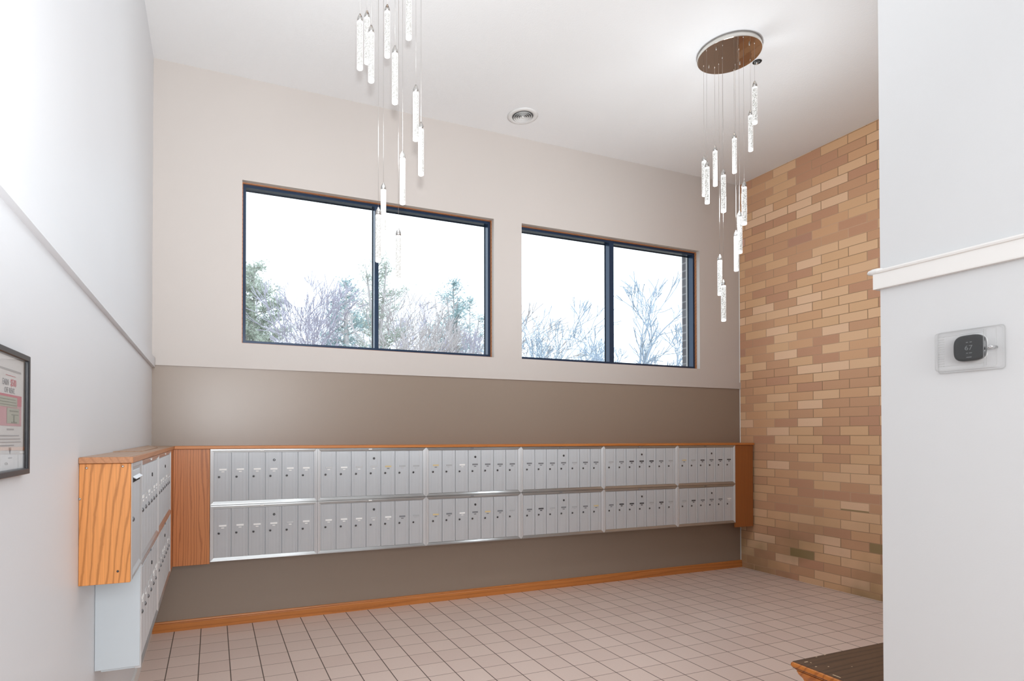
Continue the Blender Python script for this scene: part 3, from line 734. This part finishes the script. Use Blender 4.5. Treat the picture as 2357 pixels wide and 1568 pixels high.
for a, b in zip(rows, rows[1:]):
    for k in range(len(cov)): bm.faces.new((a[k], a[(k + 1) % len(cov)], b[(k + 1) % len(cov)], b[k]))
bm.faces.new(rows[0]); bm.faces.new(rows[-1][::-1]); obj('cove_moulding', bl(bm), MAT['bench_edge'], be)
bm = B(); r2 = random.Random(3)
for x, y, w, h in ((2.55, 1.875, .022, .005), (2.57, 1.86, .006, .006), (2.66, 1.900, .010, .004), (2.72, 1.903, .014, .003), (2.60, 1.80, .007, .004),
                   (2.53, 1.70, .006, .034), (2.545, 1.82, .010, .005), (2.70, 1.76, .004, .004), (2.56, 1.63, .005, .010)):
    box(bm, x, x + w, y, y + h, bz + .0013, bz + .0018)
obj('worn_nicks', bl(bm), MAT['nick'], be)

# ---------------------------------------------------------------- winter trees outside
def bark(name, rgb):
    m = M(name); m.set(Roughness=.9)
    c = lin(rgb); m.color(m.mix(m.noise(m.coord(), 3, 3), c, tuple(x * .7 for x in c[:3]) + (1,))); return m.m
MAT['bark'] = bark('overexposed_grey_bark', (196, 190, 204)); MAT['bark2'] = bark('overexposed_warm_bark', (208, 199, 198))  # bark paled in colour to stand for overexposure and haze outdoors
MAT['bark3'] = bark('overexposed_blue_bark', (176, 190, 206))  # same paling, outdoor glare carried by the colour
MAT['needle'] = bark('overexposed_green_needles', (158, 186, 188)); MAT['needle2'] = bark('overexposed_olive_needles', (192, 200, 184))  # needles paled too, the outdoor glare is put into their colour

def tube(bm, pts, rads, n=4):
    prev = None; up = Vector((.31, .17, .93))
    for i, (p, r) in enumerate(zip(pts, rads)):
        d = (pts[min(i + 1, len(pts) - 1)] - pts[max(i - 1, 0)]).normalized()
        a = d.cross(up); a = a.normalized() if a.length > 1e-3 else Vector((1, 0, 0)); b = d.cross(a)
        ringv = [bm.verts.new(p + (a * math.cos(2 * math.pi * k / n) + b * math.sin(2 * math.pi * k / n)) * r) for k in range(n)]
        if prev:
            for k in range(n): bm.faces.new((prev[k], prev[(k + 1) % n], ringv[(k + 1) % n], ringv[k]))
        prev = ringv
def bare_tree(x, y, h, spread, seed, label, mat, depth=6, trunk=.17, fork=.30, kids=(2, 3), zg=-.4, rmin=.009):
    rn = random.Random(seed); bm = B()
    def grow(p, d, ln, r, lev):
        n = 4; pts = [p.copy()]; rr = [r]; q = p.copy(); dd = d.copy()
        for i in range(n):
            dd = (dd + Vector((rn.gauss(0, .10), rn.gauss(0, .10), rn.gauss(.03, .06)))).normalized()
            q = q + dd * ln / n; pts.append(q.copy()); rr.append(max(rmin, r * (1 - .45 * (i + 1) / n)))
        tube(bm, pts, rr, 5 if lev > 3 else 3)
        if lev <= 0: return
        ks = rn.randint(*kids)
        for k in range(ks):
            a = rn.uniform(0, 6.28); tilt = rn.uniform(.3, .75) * spread if k else rn.uniform(.08, .3)
            ax = dd.orthogonal().normalized(); ax.rotate(Matrix.Rotation(a, 3, dd)); nd = dd.copy(); nd.rotate(Matrix.Rotation(tilt, 3, ax))
            grow(q, nd, ln * rn.uniform(.66, .84), rr[-1] * (.95 if k == 0 else .72), lev - 1)
        if lev > 1:
            for k in range(2):
                i = rn.randint(1, n - 1); a = rn.uniform(0, 6.28)
                ax = dd.orthogonal().normalized(); ax.rotate(Matrix.Rotation(a, 3, dd)); nd = dd.copy(); nd.rotate(Matrix.Rotation(rn.uniform(.5, 1.0) * spread, 3, ax))
                grow(pts[i], nd, ln * rn.uniform(.45, .65), rr[i] * .5, lev - 2)
    grow(Vector((0, 0, 0)), Vector((rn.uniform(-.06, .06), 0, 1)), h * fork, trunk, depth)
    top = max(v.co.z for v in bm.verts); s = h / top
    bmesh.ops.scale(bm, vec=(s, s, s), verts=bm.verts[:])
    o = obj('bare_tree', bm, mat, None, (x, y, zg)); tag(o, label, 'tree', 'bare trees outside'); return o
def conifer(x, y, h, rad, seed, label, mat, z0=2.5, zg=-.4, dens=1.0, tops=1):
    """irregular white pine: upswept limbs carrying dense needle tufts"""
    rn = random.Random(seed); t = thing('evergreen_tree', (x, y, zg), label, 'tree', 'evergreen trees outside')
    bm = B(); fb = B()
    leaders = [(Vector((0, 0, 0)), Vector((0, 0, h * .98)))]
    for k in range(tops - 1):
        a = rn.uniform(0, 6.28); leaders.append((Vector((0, 0, h * .5)), Vector((math.cos(a) * rad * .5, math.sin(a) * rad * .3, h * rn.uniform(.86, .95)))))
    for b0, b1 in leaders: tube(bm, [b0, b0.lerp(b1, .5), b1], [.22, .12, .02], 6)
    def tuft(c, size):
        for i in range(7):
            dv = Vector((rn.gauss(0, .8), rn.gauss(0, .8), rn.gauss(.45, .7))).normalized() * rn.uniform(.5, 1.0) * size
            w = dv.orthogonal().normalized() * size * .085
            fb.faces.new([fb.verts.new(c - w), fb.verts.new(c + w), fb.verts.new(c + dv)])
    z = z0
    while z < h * .98:
        f = (z - z0) / (h - z0); rr = rad * (1 - f ** 2.2) * rn.uniform(.75, 1.1) + .30
        for k in range(rn.randint(4, 6)):
            b0, b1 = rn.choice(leaders); 
            if z < b0.z or z > b1.z: b0, b1 = leaders[0]
            a = rn.uniform(0, 6.28); d = Vector((math.cos(a), math.sin(a), rn.uniform(.25, .8)))
            p0 = b0.lerp(b1, (z - b0.z) / (b1.z - b0.z)); L_ = rr * rn.uniform(.6, 1.1); p2 = p0 + d * L_
            tube(bm, [p0, p0 + Vector((d.x, d.y, d.z * .6)) * L_ * .5, p2], [.035, .022, .010], 3)
            for i in range(int(24 * dens * max(.5, L_))):
                c = p0.lerp(p2, rn.uniform(.25, 1.02)) + Vector((rn.gauss(0, .17), rn.gauss(0, .17), rn.gauss(.0, .13)))
                tuft(c, rn.uniform(.12, .22))
        z += rn.uniform(.24, .40)
    obj('branches', bm, MAT['bark2'], t)
    obj('needles', fb, mat, t); return t
conifer(1.85, 30, 10.67, 2.2, 11, 'evergreen tree at the far left of the left window', MAT['needle2'], z0=2.5, dens=2.6, tops=1)
conifer(10.08, 37, 14.02, 2.78, 5, 'tallest evergreen tree, behind the post of the left window', MAT['needle2'], z0=2.5, dens=1.08108, tops=3)
conifer(6.45, 30, 10.45, 1.55, 8, 'slimmer evergreen just left of the tallest evergreen', MAT['needle'], z0=2.5, dens=1.1, tops=2)
conifer(12.57, 30, 10.71, 1.65, 21, 'blue green evergreen in the right pane of the left window', MAT['needle'], z0=2.5, dens=1.13667, tops=3)
conifer(24.89, 55, 16.81, 2.32, 31, 'evergreen half hidden by the right edge of the left window', MAT['needle'], z0=2.5, dens=0.690909, tops=2)
bare = [
 (3.19, 24.5, 7.99, 0.85, 1, 'bare tree in the middle of the left pane, left window', 'bark', 0.0087),
 (3.44, 37, 10.53, 0.85, 2, 'bare tree beside the leftmost evergreen', 'bark2', 0.0123),
 (10.21, 58, 14.57, 0.95, 3, 'bare tree just left of the slimmer evergreen', 'bark', 0.0142),
 (4.44, 20, 6.20, 0.95, 4, 'bare tree in front of the slimmer evergreen', 'bark2', 0.0067),
 (15.19, 45, 13.34, 0.9, 6, 'leaning bare tree right of the window post, left window', 'bark', 0.0169),
 (7.35, 24.5, 8.20, 1.05, 9, 'bushy bare tree before the tallest evergreen', 'bark2', 0.0093),
 (7.76, 20, 6.21, 1, 10, 'low bare tree left of the blue green evergreen', 'bark', 0.0071),
 (11.37, 24.5, 7.72, 1.05, 12, 'low bare tree in front of the blue green evergreen', 'bark2', 0.0092),
 (12.80, 20, 6.90, 0.95, 14, 'bare tree at the left edge of the right window', 'bark3', 0.0075),
 (21.08, 34, 9.47, 0.95, 15, 'hazy bare tree in the left pane of the right window', 'bark3', 0.0110),
 (20.30, 27, 7.50, 1, 16, 'small bare tree just left of the right window post', 'bark3', 0.0090),
 (18.15, 20, 8.9, .95, 41, 'large bare tree with spreading limbs in the right pane', 'bark3', 0.0090),
]
for x, y, h, sp, sd, lb, mt, rm in bare:
    big = sd == 41
    bare_tree(x, y, h, sp, sd, lb, MAT[mt], depth=6, trunk=.30 if big else .15, fork=.22 if big else .24, rmin=rm * (1.5 if big else 1.25))
